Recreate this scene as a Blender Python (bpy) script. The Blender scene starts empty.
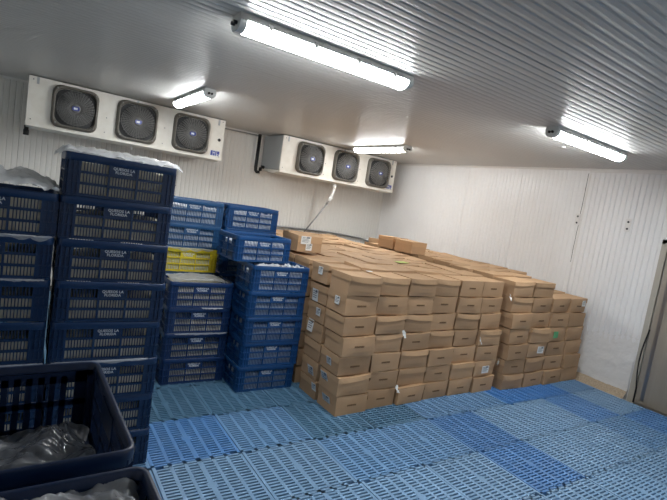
import bpy, math, random
from mathutils import Vector, Matrix, noise
random.seed(7)
PI = math.pi
S = bpy.context.scene
COL = S.collection

# ------------------------------------------------------------------ camera
cam_d = bpy.data.cameras.new('camera'); cam = bpy.data.objects.new('camera', cam_d); COL.objects.link(cam)
cam_d.sensor_width = 36.0; cam_d.lens = 466.88 / 667 * 36.0; cam_d.clip_start = 0.02
RIGHT = Vector((0.828177, -0.539039, 0.153494)); UP = Vector((-0.072618, 0.168358, 0.983047)); FWD = Vector((0.555743, 0.825283, -0.100287))
CAMH = 1.866
m = Matrix((RIGHT, UP, -FWD)).transposed().to_4x4(); m.translation = Vector((0, 0, CAMH))
cam.matrix_world = m
S.camera = cam
# ------------------------------------------------------------------ world, exposure (a closed cold room: lit by its lamps only)
w = bpy.data.worlds.new('world'); S.world = w; w.use_nodes = True
w.node_tree.nodes['Background'].inputs[0].default_value = (0.5, 0.55, 0.6, 1)
w.node_tree.nodes['Background'].inputs[1].default_value = 0.02
S.view_settings.view_transform = 'Standard'; S.view_settings.look = 'None'
S.view_settings.gamma = 1.0; S.view_settings.use_curve_mapping = False
S.view_settings.exposure = 2.17
LAMP_STRENGTH = 12.5

XL, XR, YF, YB, ZC, ZF = -1.25, 6.57, -2.2, 8.15, 2.885, -0.055   # z = 0 is the top of the floor tiles

# ------------------------------------------------------------------ materials
def srgb(r, g, b):
    f = lambda c: (c / 255 / 12.92) if c / 255 <= 0.04045 else ((c / 255 + 0.055) / 1.055) ** 2.4
    return (f(r), f(g), f(b), 1)
def mat(name, col, rough=0.5, metal=0.0, spec=0.5, vary=0.0, noise_scale=0, noise_amt=0.0, bump=0.0, bump_scale=200, emit=None, objcol=False, noise_col=None, stretch=None):
    M = bpy.data.materials.new(name); M.use_nodes = True
    nt = M.node_tree; b = nt.nodes['Principled BSDF']
    b.inputs['Base Color'].default_value = col; b.inputs['Roughness'].default_value = rough
    b.inputs['Metallic'].default_value = metal; b.inputs['Specular IOR Level'].default_value = spec
    src = None
    if objcol:
        oi = nt.nodes.new('ShaderNodeObjectInfo'); src = oi.outputs['Color']
    tc = nt.nodes.new('ShaderNodeTexCoord')
    vec = tc.outputs['Object']
    if stretch:
        mp = nt.nodes.new('ShaderNodeMapping'); mp.inputs['Scale'].default_value = stretch
        nt.links.new(vec, mp.inputs['Vector']); vec = mp.outputs['Vector']
    if noise_amt:
        n = nt.nodes.new('ShaderNodeTexNoise'); n.inputs['Scale'].default_value = noise_scale; n.inputs['Detail'].default_value = 5
        nt.links.new(vec, n.inputs['Vector'])
        r = nt.nodes.new('ShaderNodeMapRange'); r.inputs['From Min'].default_value = 0.35; r.inputs['From Max'].default_value = 0.7
        r.inputs['To Min'].default_value = 0; r.inputs['To Max'].default_value = noise_amt
        nt.links.new(n.outputs['Fac'], r.inputs['Value'])
        mx = nt.nodes.new('ShaderNodeMixRGB'); mx.inputs['Color1'].default_value = col
        if src: nt.links.new(src, mx.inputs['Color1'])
        mx.inputs['Color2'].default_value = noise_col or (col[0] * .5, col[1] * .5, col[2] * .5, 1)
        nt.links.new(r.outputs['Result'], mx.inputs['Fac']); src = mx.outputs['Color']
    if vary:
        oi = nt.nodes.new('ShaderNodeObjectInfo')
        r = nt.nodes.new('ShaderNodeMapRange'); r.inputs['To Min'].default_value = 1 - vary; r.inputs['To Max'].default_value = 1 + vary
        nt.links.new(oi.outputs['Random'], r.inputs['Value'])
        hs = nt.nodes.new('ShaderNodeHueSaturation'); hs.inputs['Color'].default_value = col
        if src: nt.links.new(src, hs.inputs['Color'])
        nt.links.new(r.outputs['Result'], hs.inputs['Value']); src = hs.outputs['Color']
    if src: nt.links.new(src, b.inputs['Base Color'])
    if bump:
        n = nt.nodes.new('ShaderNodeTexNoise'); n.inputs['Scale'].default_value = bump_scale; n.inputs['Detail'].default_value = 4
        nt.links.new(vec, n.inputs['Vector'])
        bp = nt.nodes.new('ShaderNodeBump'); bp.inputs['Strength'].default_value = bump; bp.inputs['Distance'].default_value = 0.01
        nt.links.new(n.outputs['Fac'], bp.inputs['Height']); nt.links.new(bp.outputs['Normal'], b.inputs['Normal'])
    if emit:
        b.inputs['Emission Color'].default_value = emit[:4]; b.inputs['Emission Strength'].default_value = emit[4]
    return M
def film(name, col, alpha, rough=0.22):
    M = bpy.data.materials.new(name); M.use_nodes = True; nt = M.node_tree
    b = nt.nodes['Principled BSDF']; b.inputs['Base Color'].default_value = col; b.inputs['Roughness'].default_value = rough
    b.inputs['Specular IOR Level'].default_value = 0.7
    tr = nt.nodes.new('ShaderNodeBsdfTransparent'); tl = nt.nodes.new('ShaderNodeBsdfTranslucent'); tl.inputs['Color'].default_value = col
    m1 = nt.nodes.new('ShaderNodeMixShader'); m1.inputs[0].default_value = 0.3
    nt.links.new(b.outputs[0], m1.inputs[1]); nt.links.new(tl.outputs[0], m1.inputs[2])
    m2 = nt.nodes.new('ShaderNodeMixShader'); m2.inputs[0].default_value = alpha
    nt.links.new(tr.outputs[0], m2.inputs[1]); nt.links.new(m1.outputs[0], m2.inputs[2])
    nt.links.new(m2.outputs[0], nt.nodes['Material Output'].inputs['Surface'])
    return M
MT = {
 'ceiling': mat('ceiling_paint', srgb(194, 194, 191), 0.36, spec=0.4, noise_scale=1.2, noise_amt=0.10, stretch=(.15, 1, 1)),
 'wallback': mat('back_wall_paint', srgb(236, 234, 229), 0.38, noise_scale=1.5, noise_amt=0.12, noise_col=srgb(196, 186, 172), stretch=(1, 1, .3)),
 'wallright': mat('right_wall_paint', srgb(238, 237, 236), 0.30, noise_scale=2.0, noise_amt=0.12, noise_col=srgb(200, 196, 190), bump=0.25, bump_scale=14),
 'foam': mat('foam_coat', srgb(232, 230, 227), 0.4, bump=0.9, bump_scale=16, noise_scale=5, noise_amt=.12, noise_col=srgb(196, 188, 176)),
 'joint': mat('joint_dark', srgb(168, 164, 156), 0.6),
 'floor': mat('slot_shade_concrete', srgb(58, 57, 55), 0.6, noise_scale=12, noise_amt=0.5, noise_col=srgb(38, 37, 36), bump=.3, bump_scale=40),  # shade beneath the tile slots is put into this dark concrete colour
 'mortar': mat('mortar', srgb(190, 172, 148), 0.85, noise_scale=60, noise_amt=0.6, noise_col=srgb(140, 124, 104), bump=.5, bump_scale=90),
 'tile': mat('tile_plastic', (0.1, 0.25, 0.5, 1), 0.42, objcol=True, noise_scale=9, noise_amt=0.22, noise_col=srgb(140, 172, 204)),
 'navy': mat('crate_plastic', (0.01, 0.05, 0.2, 1), 0.36, spec=.5, objcol=True, noise_scale=14, noise_amt=0.08, noise_col=srgb(60, 90, 130)),
 'letter': mat('white_print', srgb(225, 230, 235), 0.6),
 'goods': mat('cream_goods', srgb(238, 230, 206), 0.5, noise_scale=18, noise_amt=0.35, noise_col=srgb(176, 168, 150)),
 'goodswhite': mat('white_goods', srgb(222, 226, 230), 0.35, noise_scale=14, noise_amt=0.35, noise_col=srgb(150, 165, 185)),
 'card': mat('cardboard', srgb(186, 152, 118), 0.72, spec=.25, vary=0.13, noise_scale=7, noise_amt=0.15, noise_col=srgb(163, 128, 96)),
 'cardtape': mat('cardboard_lid', srgb(193, 158, 122), 0.7, spec=.25, vary=0.13, noise_scale=7, noise_amt=0.15, noise_col=srgb(168, 133, 100)),
 'ink': mat('brown_ink', srgb(112, 84, 58), 0.8),
 'paper': mat('label_paper', srgb(232, 232, 228), 0.55),
 'paperink': mat('label_ink', srgb(110, 114, 120), 0.7),
 'greenlabel': mat('green_label', srgb(96, 176, 118), 0.5), 'limelabel': mat('lime_label', srgb(186, 206, 98), 0.5),
 'unit': mat('unit_casing', srgb(232, 229, 220), 0.42, noise_scale=9, noise_amt=0.35, noise_col=srgb(204, 196, 180)),
 'unitside': mat('unit_side', srgb(176, 180, 182), 0.4, metal=0.4),
 'shroud': mat('fan_shroud', srgb(104, 100, 92), 0.45, noise_scale=10, noise_amt=.2),
 'grille': mat('fan_wire', srgb(128, 128, 126), 0.5, metal=.2),
 'black': mat('black_plastic', srgb(24, 25, 27), 0.5), 'dark': mat('dark_cavity', srgb(58, 59, 60), 0.7),
 'bluebadge': mat('blue_badge', srgb(56, 72, 150), 0.4),
 'lampbody': mat('lamp_body', srgb(196, 198, 196), 0.45), 'lampcap': mat('lamp_cap', srgb(214, 218, 216), 0.2),
 'steelclip': mat('steel_clip', srgb(150, 150, 150), 0.3, metal=.9),
 'lampglow': mat('lamp_diffuser', srgb(250, 252, 255), 0.3, emit=(0.965, 0.99, 1.0, 1, LAMP_STRENGTH)),
 'doorframe': mat('door_frame_paint', srgb(176, 170, 158), 0.4),
 'doorsteel': mat('door_steel', srgb(164, 156, 144), 0.36, metal=0.2, noise_scale=3, noise_amt=0.3, noise_col=srgb(120, 112, 102), stretch=(1, 4, .15)),
 'trim': mat('white_trim', srgb(228, 226, 222), 0.35),
 'pipe': mat('grey_pipe', srgb(150, 152, 152), 0.4, metal=.5), 'pvc': mat('white_pvc', srgb(232, 232, 230), 0.35),
 'whitefilm': film('white_film', (0.82, 0.83, 0.84, 1), 0.82), 'clearfilm': film('clear_film', (0.68, 0.7, 0.73, 1), 0.55, .15),
 'greyfilm': film('grey_film', (0.22, 0.235, 0.26, 1), 0.72, .16), 'whitebag': film('white_bag', (0.8, 0.83, 0.86, 1), 0.9, .3),
 'bluetape': mat('blue_tape', srgb(28, 120, 205), 0.4),
}

# ------------------------------------------------------------------ helpers
class MB:
    def __init__(s): s.v = []; s.f = []; s.mi = []; s.sm = []
    def add(s, vs, fs, mi=0, sm=False):
        o = len(s.v); s.v += [tuple(x) for x in vs]
        for f in fs: s.f.append([i + o for i in f]); s.mi.append(mi); s.sm.append(sm)
    def box(s, x0, x1, y0, y1, z0, z1, mi=0):
        s.add([(x0, y0, z0), (x1, y0, z0), (x1, y1, z0), (x0, y1, z0), (x0, y0, z1), (x1, y0, z1), (x1, y1, z1), (x0, y1, z1)],
              [(0, 3, 2, 1), (4, 5, 6, 7), (0, 1, 5, 4), (1, 2, 6, 5), (2, 3, 7, 6), (3, 0, 4, 7)], mi)
    def tube(s, pts, r, n=8, closed=False, mi=0, cap=True):
        pts = [Vector(p) for p in pts]; N = len(pts); rings = []
        for i, p in enumerate(pts):
            a = pts[(i - 1) % N] if (closed or i > 0) else p; b = pts[(i + 1) % N] if (closed or i < N - 1) else p
            t = (b - a).normalized()
            ref = Vector((0, 0, 1)) if abs(t.z) < .9 else Vector((1, 0, 0))
            u = t.cross(ref).normalized(); v = t.cross(u).normalized()
            rings.append([p + (u * math.cos(2 * PI * k / n) + v * math.sin(2 * PI * k / n)) * r for k in range(n)])
        vs = [q for rg in rings for q in rg]; fs = []
        for i in range(N if closed else N - 1):
            j = (i + 1) % N
            for k in range(n): fs.append((i * n + k, i * n + (k + 1) % n, j * n + (k + 1) % n, j * n + k))
        if cap and not closed: fs.append(tuple(range(n))[::-1]); fs.append(tuple((N - 1) * n + k for k in range(n)))
        s.add(vs, fs, mi, True)
    def prism(s, poly, axis, a0, a1, mi=0, sm=False):
        # poly: list of 2-D points, extruded along axis 0/1/2
        def p(q, a): return [(a, q[0], q[1]), (q[0], a, q[1]), (q[0], q[1], a)][axis]
        n = len(poly); vs = [p(q, a0) for q in poly] + [p(q, a1) for q in poly]
        s.add(vs, [(k, (k + 1) % n, n + (k + 1) % n, n + k) for k in range(n)], mi, sm)
        s.add(vs[:n], [tuple(range(n))[::-1]], mi); s.add(vs[n:], [tuple(range(n))], mi)
    def loft(s, loops, mi=0, sm=True, closed=True):
        n = len(loops[0]); vs = [p for l in loops for p in l]; fs = []
        for i in range(len(loops) - 1):
            for k in range(n if closed else n - 1): fs.append((i * n + k, i * n + (k + 1) % n, (i + 1) * n + (k + 1) % n, (i + 1) * n + k))
        s.add(vs, fs, mi, sm)
    def mesh(s, name, mats):
        me = bpy.data.meshes.new(name); me.from_pydata(s.v, [], s.f)
        for mm in (mats if isinstance(mats, (list, tuple)) else [mats]): me.materials.append(MT[mm] if isinstance(mm, str) else mm)
        me.polygons.foreach_set('material_index', s.mi); me.polygons.foreach_set('use_smooth', s.sm)
        me.update()
        import bmesh
        bm = bmesh.new(); bm.from_mesh(me); bmesh.ops.recalc_face_normals(bm, faces=bm.faces[:]); bm.to_mesh(me); bm.free()
        return me
    def obj(s, name, mats, parent=None, loc=(0, 0, 0)):
        return link(name, s.mesh(name, mats), parent, loc)
def link(name, data, parent=None, loc=(0, 0, 0), rot=(0, 0, 0)):
    o = bpy.data.objects.new(name, data); COL.objects.link(o); o.parent = parent; o.location = loc; o.rotation_euler = rot
    return o
def tag(o, label, cat, group=None, kind=None):
    if label: o['label'] = label
    if cat: o['category'] = cat
    if group: o['group'] = group
    if kind: o['kind'] = kind
    return o
def thing(name, label, cat, loc=(0, 0, 0), rot=(0, 0, 0), group=None):
    return tag(link(name, None, None, loc, rot), label, cat, group)
KIDS = {}
def kids(o):
    return [c for c in COL.objects if c.parent == o]
def copy_tree(o, parent=None, tree=None):
    c = o.copy(); COL.objects.link(c); c.parent = parent
    for ch in tree.get(o.name, []): copy_tree(ch, c, tree)
    return c
def tree_of(o):
    t = {}
    for c in COL.objects:
        if c.parent: t.setdefault(c.parent.name, []).append(c)
    return t
ORD = ['zeroth', 'first', 'second', 'third', 'fourth', 'fifth', 'sixth', 'seventh', 'eighth', 'ninth', 'tenth', 'eleventh', 'twelfth', 'thirteenth', 'fourteenth']
def rrect(w, h, r, n=4):
    pts = []
    for cx, cy, a0 in ((w - r, h - r, 0), (-w + r, h - r, PI / 2), (-w + r, -h + r, PI), (w - r, -h + r, 1.5 * PI)):
        for k in range(n + 1):
            a = a0 + PI / 2 * k / n; pts.append((cx + r * math.cos(a), cy + r * math.sin(a)))
    return pts

# ------------------------------------------------------------------ the room
def struct(o): o['kind'] = 'structure'; return o
b = MB(); b.box(XL - .1, XR + .1, YF - .1, YB + .1, ZF - .1, ZF); floor = struct(b.obj('floor', 'floor'))
b = MB(); b.box(XL - .1, XR + .1, YF - .1, YB + .1, ZC + .012, ZC + .12); ceiling = struct(b.obj('ceiling', 'joint'))
b = MB(); b.box(XL - .1, XR + .1, YB + .012, YB + .12, ZF, ZC + .012); wall_back = struct(b.obj('wall_back', 'joint'))
b = MB(); b.box(XR + .012, XR + .12, YF, YB + .012, ZF, ZC + .012); wall_right = struct(b.obj('wall_right', 'joint'))
b = MB(); b.box(XL - .12, XL - .012, YF, YB + .012, ZF, ZC + .012); wall_left = struct(b.obj('wall_left', 'joint'))
b = MB(); b.box(XL - .012, XR + .012, YF - .12, YF - .012, ZF, ZC + .012); wall_front = struct(b.obj('wall_front', 'joint'))
PITCH = 0.07
def ribbed(width, depth=0.006, gap=0.002):
    # 2-D ribbed profile of one panel: (along, height), height 0 = outer face, negative = recessed
    n = max(1, round(width / PITCH)); p = width / n; out = [(gap, -.011), (gap, -.002)]
    for k in range(n):
        a = k * p
        out += [(a + .007, 0), (a + .15 * p + .0, 0), (a + .5 * p, 0.0012), (a + .78 * p, 0), (a + .86 * p, -depth), (a + .97 * p, -depth)]
    out[-1] = (width - gap, -.002); out.append((width - gap, -.011))
    out = [q for q in out]
    return out
def panel(name, parent, material, start, width, l0, l1, place, depth=.006):
    pr = ribbed(width, depth); vs = []; n = len(pr)
    for l in (l0, l1):
        for a, h in pr: vs.append(place(start + a, h, l))
    b = MB(); b.add(vs, [(k, k + 1, n + k + 1, n + k) for k in range(n - 1)])
    b.add(vs[:n], [tuple(range(n))]); b.add(vs[n:], [tuple(range(n))])
    return b.obj(name, material, parent)
y = YB
PW = 15 * PITCH
while y > YF + .05:                                             # ceiling panels run along x, ribs along x
    wd = min(PW, y - YF); panel('ceiling_panel', ceiling, 'ceiling', y - wd, wd, XL, XR, lambda a, h, l: (l, a, ZC - h), .0045); y -= wd
x = XL
while x < XR - .05:
    wd = min(1.12, XR - x); panel('wall_panel', wall_back, 'wallback', x, wd, ZF, ZC, lambda a, h, l: (a, YB - h, l)); x += wd
for y0, y1 in ((2.56, 3.65), (3.65, 4.74), (4.74, 5.83), (5.83, 6.92), (6.92, YB)):
    panel('wall_panel', wall_right, 'wallright', y0, y1 - y0, ZF, ZC, lambda a, h, l: (XR - h, a, l), .0105 if y0 < 3.6 else .006)
panel('wall_panel', wall_right, 'wallright', 1.36, 1.2, 2.03, ZC, lambda a, h, l: (XR - h, a, l), .007)
for y0, y1 in ((YF, -1), (-1, .18), (.18, 1.36)):
    panel('wall_panel', wall_right, 'wallright', y0, y1 - y0, ZF, ZC, lambda a, h, l: (XR - h, a, l))
y = YF
while y < YB - .05:
    wd = min(1.12, YB - y); panel('wall_panel', wall_left, 'wallback', y, wd, ZF, ZC, lambda a, h, l: (XL + h, a, l)); y += wd
x = XL
while x < XR - .05:
    wd = min(1.12, XR - x); panel('wall_panel', wall_front, 'wallback', x, wd, ZF, ZC, lambda a, h, l: (a, YF + h, l)); x += wd
# rough foam-coated lower strip of the right wall, uneven upper edge
b = MB(); n = 150; rows = 24
vs = []
for i in range(n + 1):
    yy = 2.60 + (YB - 2.62) * i / n
    top = .72 + .10 * noise.noise((yy * 1.7, 3, 0)) + .03 * noise.noise((yy * 6, 5, 0))
    for j in range(rows + 1):
        zz = ZF + (top - ZF) * j / rows
        d = .014 + .012 * noise.noise((yy * 9, zz * 12, 1)) + .007 * noise.noise((yy * 25, zz * 25, 4)) if j < rows else -.006
        d *= 1 if j < rows * .55 else max(-.5, 1 - (j - rows * .55) / (rows * .45) * 1.15)
        if j == 0: d += .008
        vs.append((XR - d, yy, zz))
b.add(vs, [(i * (rows + 1) + j, i * (rows + 1) + j + 1, (i + 1) * (rows + 1) + j + 1, (i + 1) * (rows + 1) + j) for i in range(n) for j in range(rows)], 0, True)
b.obj('foam_coating', 'foam', wall_right)
b = MB(); vs = []; n = 90
for i in range(n + 1):
    yy = 2.60 + (YB - 2.62) * i / n; a = noise.noise((yy * 5, 1, 7)); h_ = .075 + .02 * a
    vs += [(XR, yy, h_), (XR - .03, yy, h_ * .75), (XR - .09, yy, -.012 + .01 * a), (XR - .145 - .015 * a, yy, -.035), (XR - .18, yy, ZF + .002)]
b.add(vs, [(i * 5 + k, i * 5 + k + 1, i * 5 + k + 6, i * 5 + k + 5) for i in range(n) for k in range(4)], 0, True)
struct(b.obj('baseboard_right', 'mortar'))
# foam squeezed out of the open panel joint
b = MB(); vs = []; N = 50
for i in range(N + 1):
    zz = 1.45 + (2.82 - 1.45) * i / N; ww = .012 + .016 * abs(noise.noise((zz * 7, 2, 1))); off = .012 * noise.noise((zz * 4, 8, 1)); pro = .008 + .010 * abs(noise.noise((zz * 11, 6, 2)))
    vs += [(XR + .002, 3.65 + off - ww, zz), (XR - pro, 3.65 + off, zz), (XR + .002, 3.65 + off + ww, zz)]
b.add(vs, [(i * 3 + k, i * 3 + k + 1, i * 3 + k + 4, i * 3 + k + 3) for i in range(N) for k in (0, 1)], 0, True)
b.obj('joint_foam', 'foam', wall_right)
b = MB(); vs = []
for i in range(31):
    zz = 1.55 + 1.27 * i / 30; o_ = 3.672 + .006 * noise.noise((zz * 6, 4, 9)); vs += [(XR - .0035, o_, zz), (XR - .0035, o_ + .007 + .006 * abs(noise.noise((zz * 9, 2, 9))), zz)]
b.add(vs, [(2 * i, 2 * i + 1, 2 * i + 3, 2 * i + 2) for i in range(30)])
b.obj('joint_gap', 'shroud', wall_right)
# white cove trims along ceiling
b = MB(); b.prism([(XR, ZC - .001), (XR, ZC - .05), (XR - .012, ZC - .05), (XR - .016, ZC - .03), (XR - .04, ZC - .012), (XR - .045, ZC - .001)], 1, YF + .1, 3.66)
struct(b.obj('trim_1', 'trim'))
b = MB(); b.prism([(XR, ZC - .001), (XR, ZC - .028), (XR - .01, ZC - .028), (XR - .026, ZC - .01), (XR - .026, ZC - .001)], 1, 3.66, YB - .002)
struct(b.obj('trim_2', 'trim'))
b = MB(); b.prism([(YB, ZC - .001), (YB, ZC - .03), (YB - .01, ZC - .03), (YB - .028, ZC - .01), (YB - .028, ZC - .001)], 0, XL + .03, XR - .03)
struct(b.obj('trim_3', 'trim'))
b = MB(); b.prism([(XR - .03, YB - .001), (XR - .001, YB - .001), (XR - .001, YB - .03)], 2, ZF, ZC - .03)
struct(b.obj('trim_4', 'trim'))
# steel cold-room door
b = MB(); b.box(XR - .012, XR + .010, 1.42, 2.50, ZF + .03, 1.98); door = struct(b.obj('door_1', 'doorsteel'))
b = MB(); b.box(XR - .02, XR + .01, 2.515, 2.58, ZF, 2.04); b.box(XR - .02, XR + .01, 1.34, 1.40, ZF, 2.04); b.box(XR - .02, XR + .01, 1.34, 2.58, 1.985, 2.04); b.obj('door_frame', 'doorframe', door)
b = MB(); b.box(XR - .05, XR - .02, 1.40, 2.53, 1.97, 2.0); b.obj('door_header', 'doorframe', door)
pts = [(XR - .020, 2.505 + .035 * max(0, math.sin((zz - .15) * 4.2)) * (1 if .15 < zz < .9 else 0), zz) for zz in [ZF + .02 + k * .05 for k in range(20)]]
b = MB(); b.tube(pts, .009, 6); b.obj('door_gasket', 'black', door)
b = MB(); b.box(XR - .016, XR - .011, 2.40, 2.44, .02, 1.95); b.obj('door_seam', 'steelclip', door)
b = MB(); b.tube([(XR - .012, 1.55, 1.0), (XR - .06, 1.55, 1.0), (XR - .06, 1.55, 1.25), (XR - .012, 1.55, 1.25)], .012, 8); b.obj('door_handle', 'steelclip', door)

# ------------------------------------------------------------------ lamps
def lamp(label, c, along, length, slim=1, group='ceiling lamps'):
    t = thing('ceiling_lamp', label, 'lamp', (c[0], c[1], ZC), (0, 0, 0 if along == 'x' else PI / 2), group)
    L = length / 2
    b = MB(); b.prism([(-.066, -.0005), (-.080, -.03), (-.085, -.042), (.085, -.042), (.080, -.03), (.066, -.0005)], 0, -L, L); b.obj('lamp_body', 'lampbody', t)
    prof = [(.076 * math.cos(a), -.042 - .058 * math.sin(a) ** .8) for a in [PI * k / 12 for k in range(13)]]
    b = MB(); b.prism([(p[0], p[1]) for p in prof], 0, -L + .045, L - .045, 0, True); b.obj('diffuser', 'lampglow', t)
    for s in (-1, 1):
        b = MB(); xa, xb = (L - .045, L) if s > 0 else (-L, -L + .045)
        b.prism([(p[0] * 1.04, -.042 + (p[1] + .042) * 1.04) for p in prof], 0, xa, xb, 0, True); e = b.obj('end_cap', 'lampcap', t)
        b = MB(); b.tube([(s * (L + .0), .02, -.055), (s * (L + .022), .02, -.055)], .012, 8); b.tube([(s * L, -.02, -.055), (s * (L + .022), -.02, -.055)], .012, 8); b.obj('cable_gland', 'black', e)
    for xx in (-L * .72, -L * .25, L * .25, L * .72):
        for s in (-1, 1):
            b = MB(); b.box(xx - .012, xx + .012, s * .084 - .004, s * .084 + .004, -.056, -.022); b.obj('clip', 'steelclip', t)
    t.scale = (1, slim, 1)
    return t
lamp('long white tube lamp running above the gap between crates and cartons', (1.66, 2.85), 'x', 1.38)
lamp('long white tube lamp on ceiling beside the steel door wall', (4.72, 2.70), 'x', 1.34, .82)
lamp('white tube lamp pointing at the fan unit above the blue crates', (1.60, 5.92), 'y', 1.36, .85)
lamp('white tube lamp pointing at the fan unit above the cartons', (4.76, 6.17), 'y', 1.36)
lamp('white tube lamp on ceiling near the front wall', (3.2, -.75), 'x', 1.40)
b = MB(); b.tube([(5.02, 3.16, ZC + .001), (5.02, 3.16, ZC - .012)], .022, 12); b.obj('rivet_cap', 'trim', ceiling)

# ------------------------------------------------------------------ evaporator units
def evaporator(label, x0, x1, xs):
    zc = 2.560; z0, z1, yf, yb = 2.235, 2.868, 7.35, 8.12
    t = thing('evaporator_unit', label, 'cooling unit', ((x0 + x1) / 2, yf, z0), group='fan cooling units under the ceiling')
    ox, oy, oz = (x0 + x1) / 2, yf, z0
    def P(x, y, z): return (x - ox, y - oy, z - oz)
    hw = (x1 - x0) / 2; H = z1 - z0; D = yb - yf
    b = MB()                                                    # sheet-metal case: front, top, bottom, back as a shell
    b.box(-hw + .01, hw - .01, .02, D, .05, H)
    b.obj('casing', 'unitside', t)
    b = MB(); b.box(-hw, hw, 0, .022, .045, H); fp = b.obj('front_panel', 'unit', t)
    b = MB(); b.box(-hw, hw, -.012, .02, .005, .047); b.prism([(-.012, .005), (.02, .04), (D * .85, .045), (D * .85, .02), (.3, -.02)], 0, -hw + .005, hw - .005); b.obj('drain_pan', 'unit', t)
    for s in (-1, 1):
        b = MB(); b.box(s * hw - .004, s * hw + .004, .022, D, .05, H); b.obj('side_panel', 'unitside', t)
    for fx in (-hw + .10, 0, hw - .10):
        b = MB(); b.box(fx - .014, fx + .014, -.004, .0, H - .09, H - .005); b.obj('hanger_bracket', 'unitside', t)
        b = MB(); b.box(fx - .012, fx + .012, .1, .16, H, ZC - oz); b.obj('hanger', 'steelclip', t)
    for cx in xs:
        fx = cx - ox; fz = zc - oz
        fr = link('fan', None, t, (fx, -.002, fz))
        def loop(w, h, r, y): return [(p[0], y, p[1]) for p in rrect(w, h, r, 5)]
        b = MB(); b.loft([loop(.275, .275, .10, 0), loop(.270, .270, .10, -.045), loop(.255, .255, .10, -.075), loop(.244, .244, .105, -.075), loop(.236, .236, .115, -.06), loop(.236, .236, .115, 0)])
        sh = b.obj('fan_shroud', 'shroud', fr)
        b = MB(); N = len(loop(.232, .232, .115, 0)); b.add(loop(.232, .232, .115, -.012), [tuple(range(N))]); b.obj('fan_opening', 'dark', fr)
        b = MB()
        for k in range(5):                                      # fan blades at rest behind the guard
            a = 2 * PI * k / 5 + .3; vs = []
            for i in range(5):
                rr = .05 + .165 * i / 4; tw = .35
                for sgn in (-1, 1):
                    aa = a + sgn * (.36 + .05 * i / 4) ; vs.append((rr * math.cos(aa), -.022 + sgn * .012, rr * math.sin(aa)))
            b.add(vs, [(2 * i, 2 * i + 1, 2 * i + 3, 2 * i + 2) for i in range(4)], 0, True)
        b.obj('fan_blade', 'black', fr)
        b = MB()
        for rr in [.065 + .019 * k for k in range(9)]:
            yy = -.085 + .02 * (rr / .24) ** 3
            b.tube([(rr * math.cos(2 * PI * k / 28), yy, rr * math.sin(2 * PI * k / 28)) for k in range(28)], .0042, 4, True)
        for k in range(36):
            a = 2 * PI * k / 36
            b.tube([(rr * math.cos(a + .9 * (rr - .05)), -.088 + .02 * (rr / .24) ** 3, rr * math.sin(a + .9 * (rr - .05))) for rr in (.05, .11, .17, .23)], .0045, 4)
        b.obj('grille', 'grille', fr)
        b = MB(); b.tube([(0, -.082, 0), (0, -.096, 0)], .058, 20); hb = b.obj('hub_badge', 'grille', fr)
        b = MB(); b.prism([(p[0], p[1]) for p in rrect(.046, .028, .024, 4)], 1, -.099, -.0955); bb = b.obj('badge_plate', 'bluebadge', hb)
        b = MB()
        for i, xx in enumerate((-.022, -.007, .008)): b.box(xx - .003, xx + .011, -.1005, -.0985, -.014, .014)
        b.obj('badge_mark', 'letter', hb)
        b = MB()
        for sx in (-1, 1):
            for sz in (-1, 1): b.tube([(sx * .222, -.076, sz * .222), (sx * .222, -.083, sz * .222)], .012, 8)
        b.obj('shroud_screws', 'steelclip', fr)
    # sticker, cable hole
    b = MB(); b.box(hw - .19, hw - .03, -.003, .001, .06, .15); st = b.obj('sticker', 'paper', t)
    b = MB()
    for (a, c, d, e) in ((.0, .025, .0, .06), (.03, .05, .0, .03), (.03, .05, .038, .06), (.055, .07, .0, .06), (.075, .105, .02, .06), (.08, .1, .0, .014)):
        b.box(hw - .182 + a * 1.35, hw - .182 + c * 1.35, -.0045, -.002, .068 + d * 1.25, .068 + e * 1.25)
    b.obj('sticker_print', 'bluebadge', st)
    b = MB(); b.tube([(hw - .07, .001, .32), (hw - .07, -.006, .32)], .024, 14); b.obj('cable_plug', 'black', t)
    b = MB()
    for xx, zz in ((-hw + .05, .09), (-hw + .05, H - .04), (hw - .04, H - .03), (hw - .04, .06), (-.38, .3), (.4, .33), (-.39, .1), (.39, .1)): b.tube([(xx, .0, zz), (xx, -.004, zz)], .008, 6)
    b.obj('screws', 'grille', fp)
    return t
u1 = evaporator('white three-fan cooling unit above the tall blue crate stacks', -.065, 2.545, (.475, 1.255, 2.03))
u2 = evaporator('white three-fan cooling unit in the corner above the cartons', 3.585, 6.14, (4.15, 4.92, 5.70))
b = MB(); b.tube([(-.05, 7.55, 2.245), (-.05, 7.55, 2.12)], .028, 10); b.tube([(-.05, 7.55, 2.19), (-.05, 7.55, 2.12)], .034, 10); d = b.obj('drain_stub', 'black', u1, (-(-.065 + 2.545) / 2, -7.35, -2.235))
b = MB(); b.tube([(1.24, 7.5, 2.24), (1.24, 7.5, 2.17)], .02, 8); b.obj('drain_outlet', 'pvc', u1, (-(-.065 + 2.545) / 2, -7.35, -2.235))
# black lagged pipe beside the corner unit
b = MB()
b.tube([(3.42, 7.98, ZC - .02), (3.42, 7.98, 2.28), (3.425, 7.98, 2.225), (3.45, 7.98, 2.195), (3.49, 7.98, 2.20), (3.51, 7.98, 2.235), (3.515, 7.98, 2.28), (3.53, 7.98, 2.30), (3.578, 7.98, 2.30)], .03, 10)
tag(b.obj('insulated_pipe', 'black'), 'black insulated pipe hooking down the wall into the corner fan unit', 'pipe')
b = MB(); b.tube([(2.60, 8.0, 2.83), (3.42, 8.0, 2.84)], .012, 6); tag(b.obj('cable_conduit', 'pipe'), 'thin grey conduit along the wall top between fan units', 'conduit')
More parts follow.
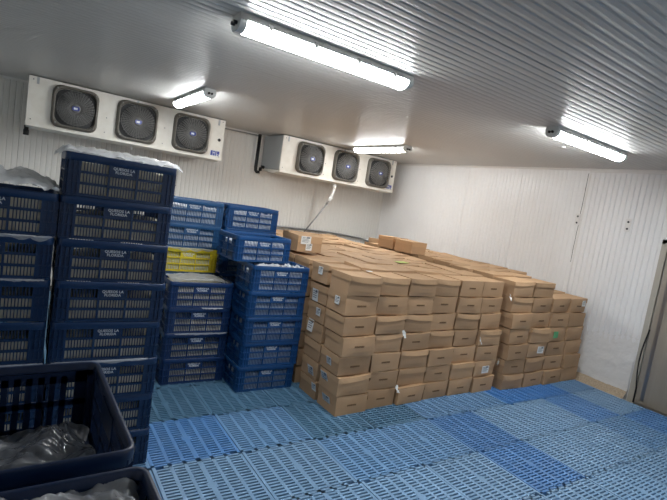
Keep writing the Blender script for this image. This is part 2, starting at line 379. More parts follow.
# condensate drain
t = thing('drain_pipe', 'thin grey drain pipe with white elbow under the corner fan unit', 'pipe', (4.81, 7.44, 2.205))
b = MB(); b.tube([(0, 0, -.005), (.002, 0, -.09), (-.02, .0, -.20), (-.05, .0, -.29), (-.11, .005, -.39)], .027, 8); b.tube([(0, 0, -.02), (0, 0, -.08)], .036, 10); b.tube([(-.035, 0, -.25), (-.075, 0, -.33)], .036, 10); b.obj('elbow', 'pvc', t)
b = MB(); b.tube([(-.09, .005, -.36), (-.27, .02, -.64), (-.50, .04, -.98)], .014, 8); b.obj('tube', 'pipe', t)
b = MB(); b.tube([(3.0, 8.10, 1.26), (4.0, 8.10, 1.25), (5.3, 8.10, 1.24), (6.1, 8.10, 1.19), (6.4, 8.10, 1.13), (6.5, 8.10, 1.0)], .018, 8)
tag(b.obj('wall_pipe', 'pipe'), 'grey pipe running along the back wall behind the cartons', 'pipe')
# wall plates
for yy, lb in ((3.70, 'small white plate with two holes beside the open wall joint'), (3.02, 'small white plate with two holes nearest the steel door')):
    t = thing('wall_plate', lb, 'wall plate', (XR - .001, yy, 2.16))
    b = MB(); b.prism(rrect(.032, .085, .012, 3), 0, -.012, 0); b.obj('plate', 'trim', t)
    for zz in (-.045, .045):
        b = MB(); b.tube([(-.011, 0, zz), (-.0145, 0, zz)], .014, 10); b.obj('hole', 'black', t)

# ------------------------------------------------------------------ slotted floor tiles
TP = 0.59; TS = 0.584; TPX = 0.62; TXS = .614 / .584
def tile_mesh():
    b = MB(); h = TS / 2; d = .055
    b.box(-h, -h + .02, -h, h, -d, 0); b.box(h - .02, h, -h, h, -d, 0)
    b.box(-h, h - .07, -h, -h + .018, -d, 0); b.box(-h + .07, h, h - .018, h, -d, 0)        # corner notches
    b.box(h - .075, h - .02, -h + .03, -h + .036, -.03, 0); b.box(-h + .02, -h + .075, h - .036, h - .03, -.03, 0)
    nc = 6; inner = TS - .04; cw = inner / nc
    for k in range(1, nc):
        x = -h + .02 + k * cw; wd = .011 if k != 3 else .016
        b.box(x - wd, x + wd, -h, h, -.022, 0)
    nr = 17; y0, y1 = -h + .036, h - .036; p = (y1 - y0) / nr
    for k in range(nr + 1):
        y = y0 + k * p
        b.box(-h + .01, h - .01, y - .0078, y + .0078, -.016, -.0008)
    for ix in (-.2, 0, .2):
        for iy in (-.2, 0, .2): b.box(ix - .02, ix + .02, iy - .02, iy + .02, -d, -.012)
    b.box(-.03, .03, -.03, .03, -.03, -.0004)
    b.v = [(x * TXS, y, z) for x, y, z in b.v]
    return b.mesh('floor_tile', 'tile')
TM = tile_mesh()
def tile_mesh_long():
    b = MB(); h = TS / 2; d = .055
    for s in (-1, 1): b.box(s * h - (.02 if s > 0 else 0), s * h + (0 if s > 0 else .02), -h, h, -d, 0); b.box(-h, h, s * h - (.02 if s > 0 else 0), s * h + (0 if s > 0 else .02), -d, 0)
    for k in range(1, 16): y = -h + k * TS / 16; b.box(-h, h, y - .008, y + .008, -.03, 0)
    for k in range(1, 8): x = -h + k * TS / 8; b.box(x - .006, x + .006, -h, h, -.03, -.001)
    for ix in (-.2, 0, .2):
        for iy in (-.2, 0, .2): b.box(ix - .02, ix + .02, iy - .02, iy + .02, -d, -.012)
    b.v = [(x * TXS, y, z) for x, y, z in b.v]
    return b.mesh('floor_tile_fine', 'tile')
TM2 = tile_mesh_long()
BLUES = {'steel': srgb(128, 166, 202), 'royal': srgb(86, 138, 198), 'mid': srgb(110, 154, 198), 'teal': srgb(84, 126, 156), 'bright': srgb(64, 128, 200)}
NAMEB = {'steel': 'pale steel-blue', 'royal': 'strong blue', 'mid': 'mid blue', 'teal': 'dull teal-blue', 'bright': 'bright blue'}
rng = random.Random(3)
ROWY = [-.067 + TP * k for k in range(14)]
for r in range(13):
    yc = ROWY[r] + TP / 2
    off = {5: 1.42, 4: 1.42, 3: 1.42 + .02}.get(r, 1.42 + rng.uniform(-.02, .02))
    for c in range(-3, 9):
        xc = off + TPX * c - TPX / 2
        if xc + TPX / 2 > 6.45: continue
        hidden = (yc > 3.5 and xc > 2.2) or yc > 5.0
        kind = rng.choice(['steel', 'mid', 'steel', 'mid', 'steel', 'royal'])
        if r >= 6: kind = 'teal'
        if r == 5: kind = {0: 'royal', 1: 'mid', 2: 'teal', 3: 'teal', 6: 'bright', 7: 'bright'}.get(c, 'mid')
        if r == 4: kind = {1: 'steel', 2: 'mid', 6: 'steel', 7: 'royal', 8: 'steel'}.get(c, kind)
        if r == 3: kind = {1: 'steel', 4: 'royal', 5: 'steel', 8: 'royal'}.get(c, kind)
        o = link('floor_tile', TM2 if (r == 5 and c == 3) else TM, None, (xc + rng.uniform(-.002, .002), yc, 0), (0, 0, PI if (r + c) % 2 else 0))
        k = BLUES[kind]; v = rng.uniform(.92, 1.08); o.color = (k[0] * v, k[1] * v, k[2] * v, 1)
        if yc > 3.47 and xc > 2.4: lb = 'slotted blue plastic floor tile lying under the carton pile'; g = 'tiles under the cartons'
        elif yc > 4.1: lb = 'slotted blue plastic floor tile behind or beneath the rear crate stacks'; g = 'tiles under the crates'
        else:
            lb = f'{NAMEB[kind]} slotted floor tile, {ORD[7 - r] if r < 7 else "last"} row from pile, {ORD[9 - c]} from right wall'; g = 'slotted floor tiles'
        tag(o, lb, 'floor tile', g)

# ------------------------------------------------------------------ blue crates (0.60 x 0.40 x 0.24)
CH = 0.24
def text_mesh(lines, size):
    cu = bpy.data.curves.new('lettering_curve', 'FONT'); cu.body = lines; cu.size = size; cu.align_x = 'CENTER'; cu.align_y = 'CENTER'
    cu.extrude = .0006; cu.resolution_u = 2; cu.space_line = .95; cu.space_character = 1.05; cu.offset = .0006
    o = bpy.data.objects.new('tmp', cu); COL.objects.link(o)
    dg = bpy.context.evaluated_depsgraph_get(); me = bpy.data.meshes.new_from_object(o.evaluated_get(dg)); me.name = 'lettering'
    bpy.data.objects.remove(o); me.materials.clear(); me.materials.append(MT['letter']); return me
LETTER = text_mesh('QUESOS LA\nFLORIDA', .0215)
def crate_meshes():
    out = {}
    L, W = .29, .19
    b = MB()
    b.box(-.275, .275, -.175, .175, 0, .006)
    for k in range(9): b.box(-.275, .275, -.16 + k * .04 - .004, -.16 + k * .04 + .004, .006, .012)
    out['base'] = b.mesh('base', 'navy')
    def wall(half, zone, npan, nslot, plate):
        # built in x-z around y = 0, outer side is -y
        b = MB(); rows = [(.022, .070), (.084, .132), (.146, .194)]
        for s in (-1, 1):
            xa, xb = sorted((s * half, s * (half - zone))); b.box(xa, xb, 0, .006, .004, .214)
            for i in range(3):
                xx = s * (half - .012 - i * (zone - .018) / 2); b.box(xx - .003, xx + .003, -.010, .001, .004, .214)
        inn = half - zone; pw = 2 * inn / npan
        for i in range(npan + 1):
            x = -inn + i * pw; b.box(x - .006, x + .006, -.008, .006, .004, .214)
        for z in (.013, .077, .139, .204): b.box(-half, half, -.004, .003, z - .0075, z + .0075)
        for z in (.077, .139): b.box(-half, half, -.010, 0, z - .003, z + .003)
        b.box(-half, half, -.010, 0, .004, .010)
        for i in range(npan):
            x0 = -inn + i * pw + .006; x1 = x0 + pw - .012; p = (x1 - x0) / nslot
            for k in range(1, nslot):
                xx = x0 + k * p
                b.box(xx - .0028, xx + .0028, 0, .003, .01, .14 if (plate == 'mid' and i == npan // 2) or plate == 'handle' else .205)
            if plate == 'mid' and i == npan // 2: b.box(x0, x1, -.002, .006, .14, .21)
        if plate == 'handle':
            b.box(-half, -.07, 0, .006, .145, .214); b.box(.07, half, 0, .006, .145, .214)
        return b
    out['long_wall'] = wall(.288, .064, 3, 9, 'mid').mesh('long_wall', 'navy')
    b = MB(); half = .188
    b.box(-half, -.13, 0, .005, .004, .214); b.box(.13, half, 0, .005, .004, .214); b.box(-half, half, 0, .005, .004, .03); b.box(-half, half, 0, .005, .095, .115); b.box(-half, half, 0, .005, .175, .214)
    for k in range(1, 8): x = -.13 + k * .26 / 8; b.box(x - .009, x + .009, 0, .005, .01, .20)
    for x in (-.18, -.15, .15, .18): b.box(x - .003, x + .003, -.009, .001, .004, .214)
    for z in (.10, .11): b.box(-half, half, -.009, 0, z - .003, z + .003)
    out['coarse_wall'] = b.mesh('coarse_wall', 'navy')
    out['short_wall'] = wall(.188, .06, 2, 8, 'handle').mesh('short_wall', 'navy')
    b = MB()                                                     # rim: swept round a rounded rectangle
    prof = [(-.016, .216), (-.014, .2405 - .004), (-.010, .24), (-.002, .24), (.0, .236), (.0, .200), (-.004, .196), (-.008, .196), (-.009, .216)]
    loops = [[(x, y, z) for x, y in rrect(.30 + o, .20 + o, .035 + o * .8, 6)] for o, z in prof + [prof[0]]]
    b.loft(loops, 0, True); out['rim'] = b.mesh('rim', 'navy')
    b = MB(); b.prism(rrect(.0115, .0115, .008, 3), 2, 0, .20); out['corner_post'] = b.mesh('corner_post', 'navy')
    return out
CM = crate_meshes()
def make_crate():
    t = thing('crate', 'x', 'crate')
    link('base', CM['base'], t)
    for s in (0, 1):
        w = link('long_wall', CM['long_wall'], t, (0, -.188 if s == 0 else .188, 0), (0, 0, PI * s))
        link('lettering', LETTER, w, (0, -.0035, .172), (PI / 2, 0, 0))
        link('short_wall', CM['short_wall'], t, (-.288 if s == 0 else .288, 0, 0), (0, 0, -PI / 2 + PI * s))
    for sx in (-1, 1):
        for sy in (-1, 1): link('corner_post', CM['corner_post'], t, (sx * .277, sy * .177, 0))
    link('rim', CM['rim'], t)
    return t
PROTO = make_crate(); PTREE = tree_of(PROTO)
proto_used = False
def goods_mesh(seed, h=.142):
    b = MB(); nx, ny, nz = 14, 8, 4; hw, hd = .281, .183; idx = {}; vs = []
    def put(p):
        v = Vector(p); d = .008 * noise.noise((v.x * 14 + seed, v.y * 14, v.z * 18)); c = Vector((v.x * .02, v.y * .02, 0))
        n = Vector((v.x / hw if abs(v.x) > hw * .98 else 0, v.y / hd if abs(v.y) > hd * .98 else 0, 1 if v.z > h * .98 else 0))
        v = v + n * (d * (2.5 if n.z else 1) - .006); vs.append(v); return len(vs) - 1
    def grid(f, n, m):
        o = len(vs); ids = [[put(f(i / n, j / m)) for j in range(m + 1)] for i in range(n + 1)]
        return [(ids[i][j], ids[i + 1][j], ids[i + 1][j + 1], ids[i][j + 1]) for i in range(n) for j in range(m)]
    fs = []
    fs += grid(lambda u, v: (-hw + 2 * hw * u, -hd + 2 * hd * v, h), nx, ny)
    for s in (-1, 1):
        fs += grid(lambda u, v: (-hw + 2 * hw * u, s * hd, .013 + (h - .013) * v), nx, nz)
        fs += grid(lambda u, v: (s * hw, -hd + 2 * hd * u, .013 + (h - .013) * v), ny, nz)
    b.add(vs, fs, 0, True); return b
GOODS = [goods_mesh(k * 7.3).mesh('bagged_goods', 'goods') for k in range(3)]
GOODST = [goods_mesh(k * 6.1 + 80, .20).mesh('bagged_goods', 'goods') for k in range(2)]
GOODSW = [goods_mesh(k * 5.1 + 40, .175).mesh('bagged_goods', 'goodswhite') for k in range(3)]
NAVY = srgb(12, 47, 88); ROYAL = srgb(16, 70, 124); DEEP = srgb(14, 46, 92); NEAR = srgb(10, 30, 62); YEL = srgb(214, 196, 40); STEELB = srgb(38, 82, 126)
def crate(x, y, z, col, label, rz=0, goods=0, group='stacked plastic crates'):
    global proto_used
    if not proto_used: o = PROTO; proto_used = True
    else: o = copy_tree(PROTO, None, PTREE)
    o.location = (x, y, z); o.rotation_euler = (0, 0, rz); o['label'] = label; o['group'] = group
    v = random.uniform(.9, 1.12); c = (col[0] * v, col[1] * v, col[2] * v, 1)
    st = [o]
    while st:
        q = st.pop(); q.color = c; st += [k for k in COL.objects if k.parent == q] if False else []
    for q in DESC(o): q.color = c
    if col is NEAR:
        for q in o.children:
            if q.name.startswith('short_wall'): q.data = CM['coarse_wall']
    if goods is not None:
        g = link('bagged_goods', random.choice(GOODSW if goods == 'w' else GOODST if goods == 't' else GOODS), None, (x, y, z), (0, 0, rz))
        tag(g, ('white' if goods == 'w' else 'cream') + ' bagged goods inside the ' + label[0].lower() + label[1:], 'goods', 'goods inside the crates')
        if len(g['label'].split()) > 16: g['label'] = ' '.join(g['label'].split()[:16])
    return o
def DESC(o):
    out = [o]
    for c in list(o.children): out += DESC(c)
    return out
bpy.context.view_layer.update()
def stack(x, y, n, col, where, lean=0.0, goods=0, cols=None, jit=.008, rz=0, x_lean=0):
    for k in range(n):
        c = (cols or {}).get(k, col)
        cname = 'yellow' if c is YEL else 'blue'
        crate(x + random.uniform(-jit, jit) + x_lean * k, y + random.uniform(-jit, jit), k * CH, c, f'{cname} crate {ORD[k + 1]} from floor in {where}', rz + random.uniform(-.008, .008), 't' if goods == 0 and k == n - 1 else goods)
stack(.49, 3.15, 8, NAVY, 'tallest stack', x_lean=-.004)
stack(-.135, 3.15, 7, NAVY, 'stack beside the tallest one', x_lean=-.002)
stack(1.42, 4.32, 4, DEEP, 'short stack behind the tallest')
stack(1.39, 4.79, 7, STEELB, 'rear stack with yellow crate', cols={4: YEL}, goods='w')
stack(2.035, 4.83, 7, ROYAL, 'rear stack beside cartons', goods='w')
stack(2.04, 4.01, 5, ROYAL, 'front stack touching cartons', goods='w')
crate(1.90, 4.20, 5 * CH, ROYAL, 'blue crate twisted on top of front stack touching cartons', .10, 'w')
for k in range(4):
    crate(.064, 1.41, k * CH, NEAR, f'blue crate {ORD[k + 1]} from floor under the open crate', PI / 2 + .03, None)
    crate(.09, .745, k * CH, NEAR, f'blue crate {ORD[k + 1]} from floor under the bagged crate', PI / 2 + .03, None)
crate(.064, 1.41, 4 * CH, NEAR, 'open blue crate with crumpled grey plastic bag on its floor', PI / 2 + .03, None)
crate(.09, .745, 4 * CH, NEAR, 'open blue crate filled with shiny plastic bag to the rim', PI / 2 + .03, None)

# ------------------------------------------------------------------ plastic films and bags
def sheet(name, label, material, cx, cy, cz, lx, ly, f, nx=46, ny=30, seed=0, rz=0, cat='plastic bag', amp=.012, edge=.02, thick=False):
    b = MB(); vs = []
    for i in range(nx + 1):
        for j in range(ny + 1):
            u, v = i / nx * 2 - 1, j / ny * 2 - 1
            ex = 1 + edge * 2 * noise.noise((v * 2.3, seed, 1)); ey = 1 + edge * 2 * noise.noise((u * 2.3, seed, 2))
            x, y = u * lx / 2 * ex, v * ly / 2 * ey
            z = f(u, v) + amp * (abs(noise.noise((x * 16 + seed, y * 16, 0))) * 1.6 + .6 * abs(noise.noise((x * 40, y * 40 + seed, 3))))
            vs.append((x, y, z))
    b.add(vs, [(i * (ny + 1) + j, (i + 1) * (ny + 1) + j, (i + 1) * (ny + 1) + j + 1, i * (ny + 1) + j + 1) for i in range(nx) for j in range(ny)], 0, True)
    o = b.obj(name, material, None, (cx, cy, cz)); o.rotation_euler = (0, 0, rz)
    return tag(o, label, cat)
def sst(a, b_, x): t = max(0, min(1, (x - a) / (b_ - a))); return t * t * (3 - 2 * t)
# white film over tallest stack: lies on the goods, over the rim, hanging a little over the front and right
sheet('plastic_film', 'white plastic film draped over the top of the tallest crate stack', 'whitefilm', .462, 3.15, 8 * CH + .004, .66, .46,
      lambda u, v: .016 * (1 - u * u) * (1 - v * v) + .010 - .030 * sst(.90, 1, abs(u)) - .018 * sst(.86, 1, abs(v)), seed=3, amp=.017)
sheet('plastic_film', 'greyish crumpled plastic bag heaped on the crate stack beside the tallest', 'whitefilm', -.15, 3.13, 7 * CH + .002, .60, .44,
      lambda u, v: .075 * (1 - u * u) ** .5 * (1 - v * v) + .012 + .02 * noise.noise((u * 3, v * 3, 9)), seed=11, amp=.03)
def tongue(name, label, material, x, y, z, lx, drop, seed, out=.02):
    # strip of film squeezed out between two crates and folded down over the lower rim
    b = MB(); vs = []; nx, nv = 40, 8
    for i in range(nx + 1):
        u = i / nx; d = drop * (.35 + .65 * abs(noise.noise((u * 4.0, seed, 0))) * 1.6) * (math.sin(PI * u) ** .4 if 0 < u < 1 else .05)
        for j in range(nv + 1):
            v = j / nv
            vs.append((lx * (u - .5), -(.006 + out * sst(0, .35, v) + .006 * noise.noise((u * 12, v * 3, seed))), .006 - d * max(0, v - .2) + .004 * noise.noise((u * 20, v * 4, seed + 2))))
    b.add(vs, [(i * (nv + 1) + j, (i + 1) * (nv + 1) + j, (i + 1) * (nv + 1) + j + 1, i * (nv + 1) + j + 1) for i in range(nx) for j in range(nv)], 0, True)
    return tag(b.obj(name, material, None, (x, y, z)), label, 'plastic film')
tongue('plastic_film', 'clear film strip poking out under fifth crate of tallest stack', 'clearfilm', .45, 2.946, 3 * CH, .52, .03, 5)
tongue('plastic_film', 'film scrap poking out under top crate of stack beside the tallest', 'clearfilm', -.06, 2.946, 6 * CH, .40, .05, 8)
tongue('plastic_film', 'film strip poking out lower in stack beside the tallest', 'clearfilm', -.06, 2.946, 5 * CH, .36, .02, 9)
tongue('plastic_film', 'clear film lip low in stack beside the tallest', 'clearfilm', -.1, 2.946, 3 * CH, .5, .02, 19)
tongue('plastic_film', 'white film hanging from yellow crate rim', 'clearfilm', 1.39, 4.586, 5 * CH, .50, .05, 14, .012)
tongue('plastic_film', 'clear film strip in the middle of the short crate stack', 'clearfilm', 1.45, 4.116, 2 * CH, .5, .03, 21)
tongue('plastic_film', 'small white film flap under top crate of the short stack', 'whitefilm', 1.52, 4.116, 3 * CH, .2, .02, 23)
sheet('plastic_film', 'shiny film over the goods on top of the short crate stack', 'whitefilm', 1.42, 4.31, 4 * CH - .012, .52, .33, lambda u, v: .022 * (1 - u * u), seed=31, amp=.01)
sheet('plastic_bag', 'white bag bulging from open crate on front stack touching cartons', 'whitebag', 2.05, 3.90, 5 * CH - .05, .50, .13, lambda u, v: .055 * (1 - u * u) ** .5 * (.6 + .5 * noise.noise((u * 2.5, 0, 7))) + .004, seed=41, amp=.03, ny=14)
# bag inside the open near crate
sheet('plastic_bag', 'crumpled grey plastic bag on the floor of the open crate', 'greyfilm', .075, 1.38, 4 * CH + .012, .30, .48,
      lambda u, v: .075 * (1 - u * u) ** .5 * (1 - .55 * sst(-.2, 1, v)) + .045 * noise.noise((u * 1.6, v * 1.6, 4)) + .022, seed=51, amp=.016, nx=50, ny=60, edge=.06)
sheet('plastic_bag', 'shiny dark plastic bag filling the crate nearest the open crate', 'clearfilm', .09, .76, 4 * CH + .19, .350, .56,
      lambda u, v: .05 * (1 - u ** 4) * (1 - .75 * v ** 4) - .03 * sst(.8, 1, abs(u)) + .03 * (1 - v ** 4) * noise.noise((u * 1.5, v * 1.5, 14)), seed=61, amp=.03, nx=60, ny=80, edge=.02)
b = MB(); b.box(-.002, .002, -.03, .03, -.04, .02); tag(b.obj('tape_tab', 'bluetape', None, (.786, 3.05, 1.15)), 'bright blue tape tab on side of the tallest crate stack', 'tape')

# ------------------------------------------------------------------ cartons (0.378 x 0.31 x 0.18)
BW, BD, BH = .364, .300, .180
def box_meshes(seed, lidfront):
    rg = random.Random(seed)
    bul = rg.uniform(.002, .013); skew = rg.uniform(-.008, .008); sag = rg.uniform(0, .014); dent = rg.uniform(-.010, .010); tuck = rg.uniform(-.012, .018)
    hw, hd = BW / 2, BD / 2; lh = .050
    def front(u, w):   # outward offset of the front face
        return bul * (1 - u * u) * math.sin(PI * min(1, max(0, w))) + tuck * (w - .5) * .6 + dent * u * (1 - w)
    b = MB(); vs = []; ids = {}
    nx, nz = 6, 4
    for sgn in (-1, 1):
        for i in range(nx + 1):
            for j in range(nz + 1):
                u = i / nx * 2 - 1; w = j / nz
                z = w * (BH - .008) - (sag * (1 - u * u) * w) + skew * u * w
                yy = sgn * (hd - .004) + (-front(u, w) if sgn < 0 else 0)
                ids[(sgn, i, j)] = len(vs); vs.append((u * (hw - .004) * (1 - .008 * math.sin(PI * w)), yy, max(0, z)))
    fs = []
    for i in range(nx):
        for j in range(nz):
            fs.append((ids[-1, i, j], ids[-1, i + 1, j], ids[-1, i + 1, j + 1], ids[-1, i, j + 1])); fs.append((ids[1, i, j], ids[1, i, j + 1], ids[1, i + 1, j + 1], ids[1, i + 1, j]))
    for j in range(nz):
        fs.append((ids[-1, 0, j], ids[-1, 0, j + 1], ids[1, 0, j + 1], ids[1, 0, j])); fs.append((ids[-1, nx, j], ids[1, nx, j], ids[1, nx, j + 1], ids[-1, nx, j + 1]))
    for i in range(nx): fs.append((ids[-1, i, 0], ids[1, i, 0], ids[1, i + 1, 0], ids[-1, i + 1, 0]))
    b.add(vs, fs); body = b.mesh('body', 'card')
    # lid: top board with skirts on sides and back, and on the front when lidfront
    b = MB(); N = 6; top = []; 
    def ztop(u): return BH - .004 - sag * (1 - u * u) * .7 + skew * u
    fo = lambda u: front(u, 1) + (.007 if lidfront else .0005)
    g = []
    for i in range(N + 1):
        u = i / N * 2 - 1
        for v in (0, .33, .67, 1):
            yy = (-hd - fo(u) + .004) * (1 - v) + hd * v
            g.append((u * hw, yy, ztop(u) + (-.006 if 0 < v < 1 and abs(u) < .9 else 0) * (rg.random())))
    b.add(g, [(i * 4 + k, (i + 1) * 4 + k, (i + 1) * 4 + k + 1, i * 4 + k + 1) for i in range(N) for k in range(3)])
    def skirt(pts, dz):
        vs = []
        for p in pts: vs += [p, (p[0], p[1], p[2] - dz)]
        b.add(vs, [(2 * i, 2 * i + 1, 2 * i + 3, 2 * i + 2) for i in range(len(pts) - 1)])
    if lidfront:
        pts = [g[i * 4] for i in range(N + 1)]; drop = rg.uniform(.034, .056); sk = rg.uniform(-.006, .006); vs = []
        for i, p in enumerate(pts):
            u = i / N * 2 - 1; z2 = p[2] - drop + sk * u; off = front(u, z2 / BH) - front(u, 1)
            vs += [p, (p[0], p[1] - off - .0015, z2), (p[0], p[1] - off + .004, z2)]
        b.add(vs, [(3 * i + q, 3 * i + q + 1, 3 * i + q + 4, 3 * i + q + 3) for i in range(N) for q in (0, 1)])
    else: skirt([g[i * 4] for i in range(N + 1)], .010)
    skirt([g[k] for k in range(4)], lh + rg.uniform(-.01, .02)); skirt([g[N * 4 + k] for k in range(4)], lh + rg.uniform(-.01, .02)); skirt([g[i * 4 + 3] for i in range(N + 1)], lh)
    lid = b.mesh('lid', 'cardtape')
    # printed mark: a row of small inked letters on the front
    b = MB(); x = -.052; k = 0; zc = .088 + rg.uniform(-.006, .006)
    while x < .052:
        wd = rg.choice((.004, .006, .008)); u = x / hw; yy = -(hd - .004) - front(u, zc / (BH - .008)) - .0016
        b.box(x, x + wd, yy, yy + .002, zc - .008, zc + .008); x += wd + .004
    return body, lid, b.mesh('printed_mark', 'ink')
VAR = {False: [box_meshes(k, False) for k in range(7)], True: [box_meshes(100 + k, True) for k in range(6)]}
def label_mesh(w, h, material='paper'):
    b = MB(); b.box(-w / 2, w / 2, -.0012, 0, -h / 2, h / 2, 0)
    if material == 'paper':
        for k in range(4): z = h / 2 - h * (.2 + .17 * k); b.box(-w * .38, w * (.35 - .12 * (k % 2)), -.0018, -.001, z - h * .03, z + h * .03, 1)
        b.box(w * .05, w * .38, -.0018, -.001, h * .22, h * .42, 1)
    return b.mesh('shipping_label', [material, 'paperink'])
LAB = {'big': label_mesh(.10, .12), 'small': label_mesh(.075, .075), 'wide': label_mesh(.12, .085), 'green': label_mesh(.10, .085, 'greenlabel'), 'lime': label_mesh(.16, .10, 'limelabel')}
def carton(x, y, z, kind, label, rz=0, var=None, group='stacked brown cartons', labels=(), tilt=(0, 0)):
    lidf = kind == 'L'; vs = VAR[lidf]; bd, ld, pm = vs[(var if var is not None else random.randrange(99)) % len(vs)]
    t = thing('carton', label, 'carton', (x, y, z), (tilt[0], tilt[1], rz), group)
    link('body', bd, t); link('lid', ld, t)
    if kind == 'P': link('printed_mark', pm, t)
    for (face, u, v, which, rot) in labels:
        m_ = LAB[which]
        if face == 'left': link('shipping_label', m_, t, (-BW / 2 - .0025, u, v), (rot, 0, -PI / 2))
        elif face == 'front': link('shipping_label', m_, t, (u, -BD / 2 - .0115, v), (0, rot, 0))
        elif face == 'top': link('shipping_label', m_, t, (u, v, BH + .0015), (-PI / 2, 0, 0))
    return t
FRONT = {7: 'LLLLPP' + 'LL', 6: 'PPPPPP' + 'LPPP', 5: 'PLLPLN' + 'PPPN', 4: 'PLPLPL' + 'PLNN', 3: 'PPLPPP' + 'PNPN', 2: 'LPLPLN' + 'PLPN', 1: 'PPPPPP' + 'LPPN'}
PX = .381; P1, P2 = .1815, .186
def colx(c): return 2.395 + PX * c if c < 6 else 4.762 + .412 * (c - 6) + .01
def pitch(c): return P1 if c < 6 else P2
ROWS = 12; RD = .322; Y0 = 3.175
def nlay(c, r):
    yy = Y0 + RD * r
    if c == 9: return 6
    if c == 8: return 6 if r < 2 else 7
    xr = colx(c) + PX
    if yy > 6.6 and xr > 4.75: return 5
    if yy > 5.9 and xr > 5.05: return 5
    if yy > 5.45 and xr > 5.5: return 6
    return 7
LEFTLAB = {(7, 1): [('left', -.02, .115, 'small', 0)], (6, 1): [('left', .04, .06, 'big', .1), ],
           (5, 1): [('left', -.05, .10, 'small', .05)], (4, 1): [('left', .06, .12, 'big', -.1)], (6, 0): [('left', -.02, .11, 'small', 0)],
           (3, 0): [('left', .0, .09, 'small', .2)], (2, 0): [('left', .06, .10, 'big', .35)], (2, 1): [('left', -.04, .06, 'big', .25)],
           (1, 1): [('left', -.12, .12, 'small', .2)], (1, 0): [('left', .0, .10, 'wide', .3)], (5, 2): [('left', .0, .10, 'big', .1)]}
FRONTLAB = {(2, 5): [('front', .0, .08, 'wide', 0)], (3, 7): [('front', .05, .09, 'wide', .05)], (4, 8): [('front', -.06, .085, 'green', 0)], (6, 9): [('front', .09, .12, 'small', 0)]}
rb = random.Random(11)
inner = []
for c in range(10):
    for r in range(ROWS):
        n = nlay(c, r); p = pitch(c)
        for k in range(1, n + 1):
            lean = .012 * (k - 1) * (1 if c > 2 else .5) if c < 6 else .008 * (k - 1)
            x = colx(c) + PX / 2 - .005 * (k - 1) * (1 if c < 6 else 1.4) + (.0 if c < 6 else .01); yy = Y0 + (.045 if 0 < c < 6 else 0) * (1 if c > 1 else .6) + RD * (r + .5) + lean * (1 if r < 2 else .0) + (.0 if r < 2 else .085)
            z = (k - 1) * p
            show = r == 0 or c == 0 or k == n or (k >= n - 1 and r < 3 and c > 7)
            if not show: inner.append((x, yy, z, p)); continue
            kind = 'N'
            if r == 0: kind = FRONT[k][c] if c < len(FRONT[k]) else 'N'
            elif k == n: kind = rb.choice('LN')
            labs = list(LEFTLAB.get((k, r), [])) if c == 0 else []
            if r == 0: labs += FRONTLAB.get((k, c), [])
            jy = rb.uniform(-.004, .004) if r else -rb.choice((0, .004, .010, .018, .032)); jx = rb.uniform(-.004, .004); yaw = rb.uniform(-.010, .010) if r else rb.uniform(-.022, .022)
            tilt = (0, 0)
            if k == n and r > 0: q = rb.choice((.015, .03, .045)); tilt = (rb.uniform(-q, q), rb.uniform(-q, q)); z += q * .35 + rb.uniform(.0, .006)
            if r == 0: lb = f'brown carton in pile front, {ORD[k]} layer from floor, {ORD[c + 1]} column from crates'
            elif k == n: lb = f'brown carton on pile top, {ORD[r + 1]} row from front, {ORD[c + 1]} column from crates'
            elif c == 0: lb = f'brown carton in pile side facing crates, {ORD[k]} layer from floor, {ORD[r + 1]} from corner'
            else: lb = f'brown carton by right wall, {ORD[k]} layer from floor, {ORD[r + 1]} row from front, {ORD[10 - c]} from wall'
            if r == 2 and c == 3 and k == n: labs = [('top', .06, .0, 'lime', 0)]
            o = carton(x + jx, yy + jy, z, kind, lb, yaw, None, 'stacked brown cartons', labs, tilt)
            o.scale = (1 if c < 6 else 1.07, 1, p / BH * .985)
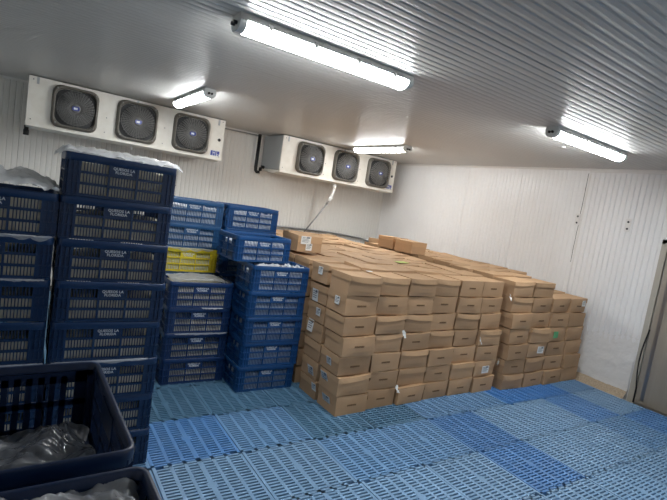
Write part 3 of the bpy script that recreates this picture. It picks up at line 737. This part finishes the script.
# cartons wholly inside the pile
b = MB()
for x, yy, z, p in inner: b.box(x - BW / 2, x + BW / 2, yy - BD / 2 + .004, yy + BD / 2 - .004, z, z + p - .003)
tag(b.obj('carton_core', 'card'), 'brown cartons packed inside the pile behind its outer layers', 'cartons', kind='stuff')
# loose cartons standing on the pile
zt = 7 * P1 + .032
o = carton(2.55, 4.43, zt, 'N', 'single brown carton with two white labels standing on the pile beside crates', PI / 2, 2, 'loose cartons on the pile', [])
link('shipping_label', LAB['wide'], o, (-BW / 2 - .0025, .055, .125), (0, 0, -PI / 2)); link('shipping_label', LAB['small'], o, (-BW / 2 - .004, .01, .055), (0, 0, -PI / 2))
carton(4.80, 5.12, zt + .004, 'N', 'brown carton of the pair on the pile, the one nearer the pile front', PI / 2 + .03, 3, 'loose cartons on the pile')
carton(4.82, 5.55, zt + .004, 'N', 'brown carton of the pair on the pile, the one nearer the back wall', PI / 2 + .0, 4, 'loose cartons on the pile')
b = MB(); b.prism(rrect(.035, .02, .015, 3), 2, 0, .002); tag(b.obj('paper_scrap', 'paper', None, (2.76, 3.44, 7 * P1 + .004)), 'white paper scrap on top of the corner carton', 'paper')

for k, (px_, pz_, lb) in enumerate(((3.055, .745, 'crumpled white scrap wedged between second and third carton columns, mid height'), (3.09, .20, 'crumpled white scrap wedged above the bottom carton layer near the crates'),
        (4.545, 1.125, 'crumpled white scrap wedged high in the step of the carton pile front'), (4.19, .64, 'crumpled white scrap wedged between fifth and sixth carton columns'), (4.56, .38, 'crumpled white scrap wedged low in the step of the carton pile front'))):
    sc = sheet('wedged_scrap', lb, 'paper', 0, 0, 0, .05, .075, lambda u, v: .012 * noise.noise((u * 2, v * 2, k * 3.3)), nx=8, ny=8, seed=k * 9 + 70, amp=.02)  # torn white paper scraps between cartons, attached as carton parts
    del sc['category']; del sc['label']
    host = min((o for o in COL.objects if o.name.startswith('carton') and o.parent is None and o.type == 'EMPTY'), key=lambda o: (o.location - Vector((px_, 3.33, pz_ - .09))).length)
    sc.parent = host; sc.location = (px_ - host.location.x, 3.145 - host.location.y, pz_ - host.location.z); sc.rotation_euler = (1.2, .3 * k, .4)
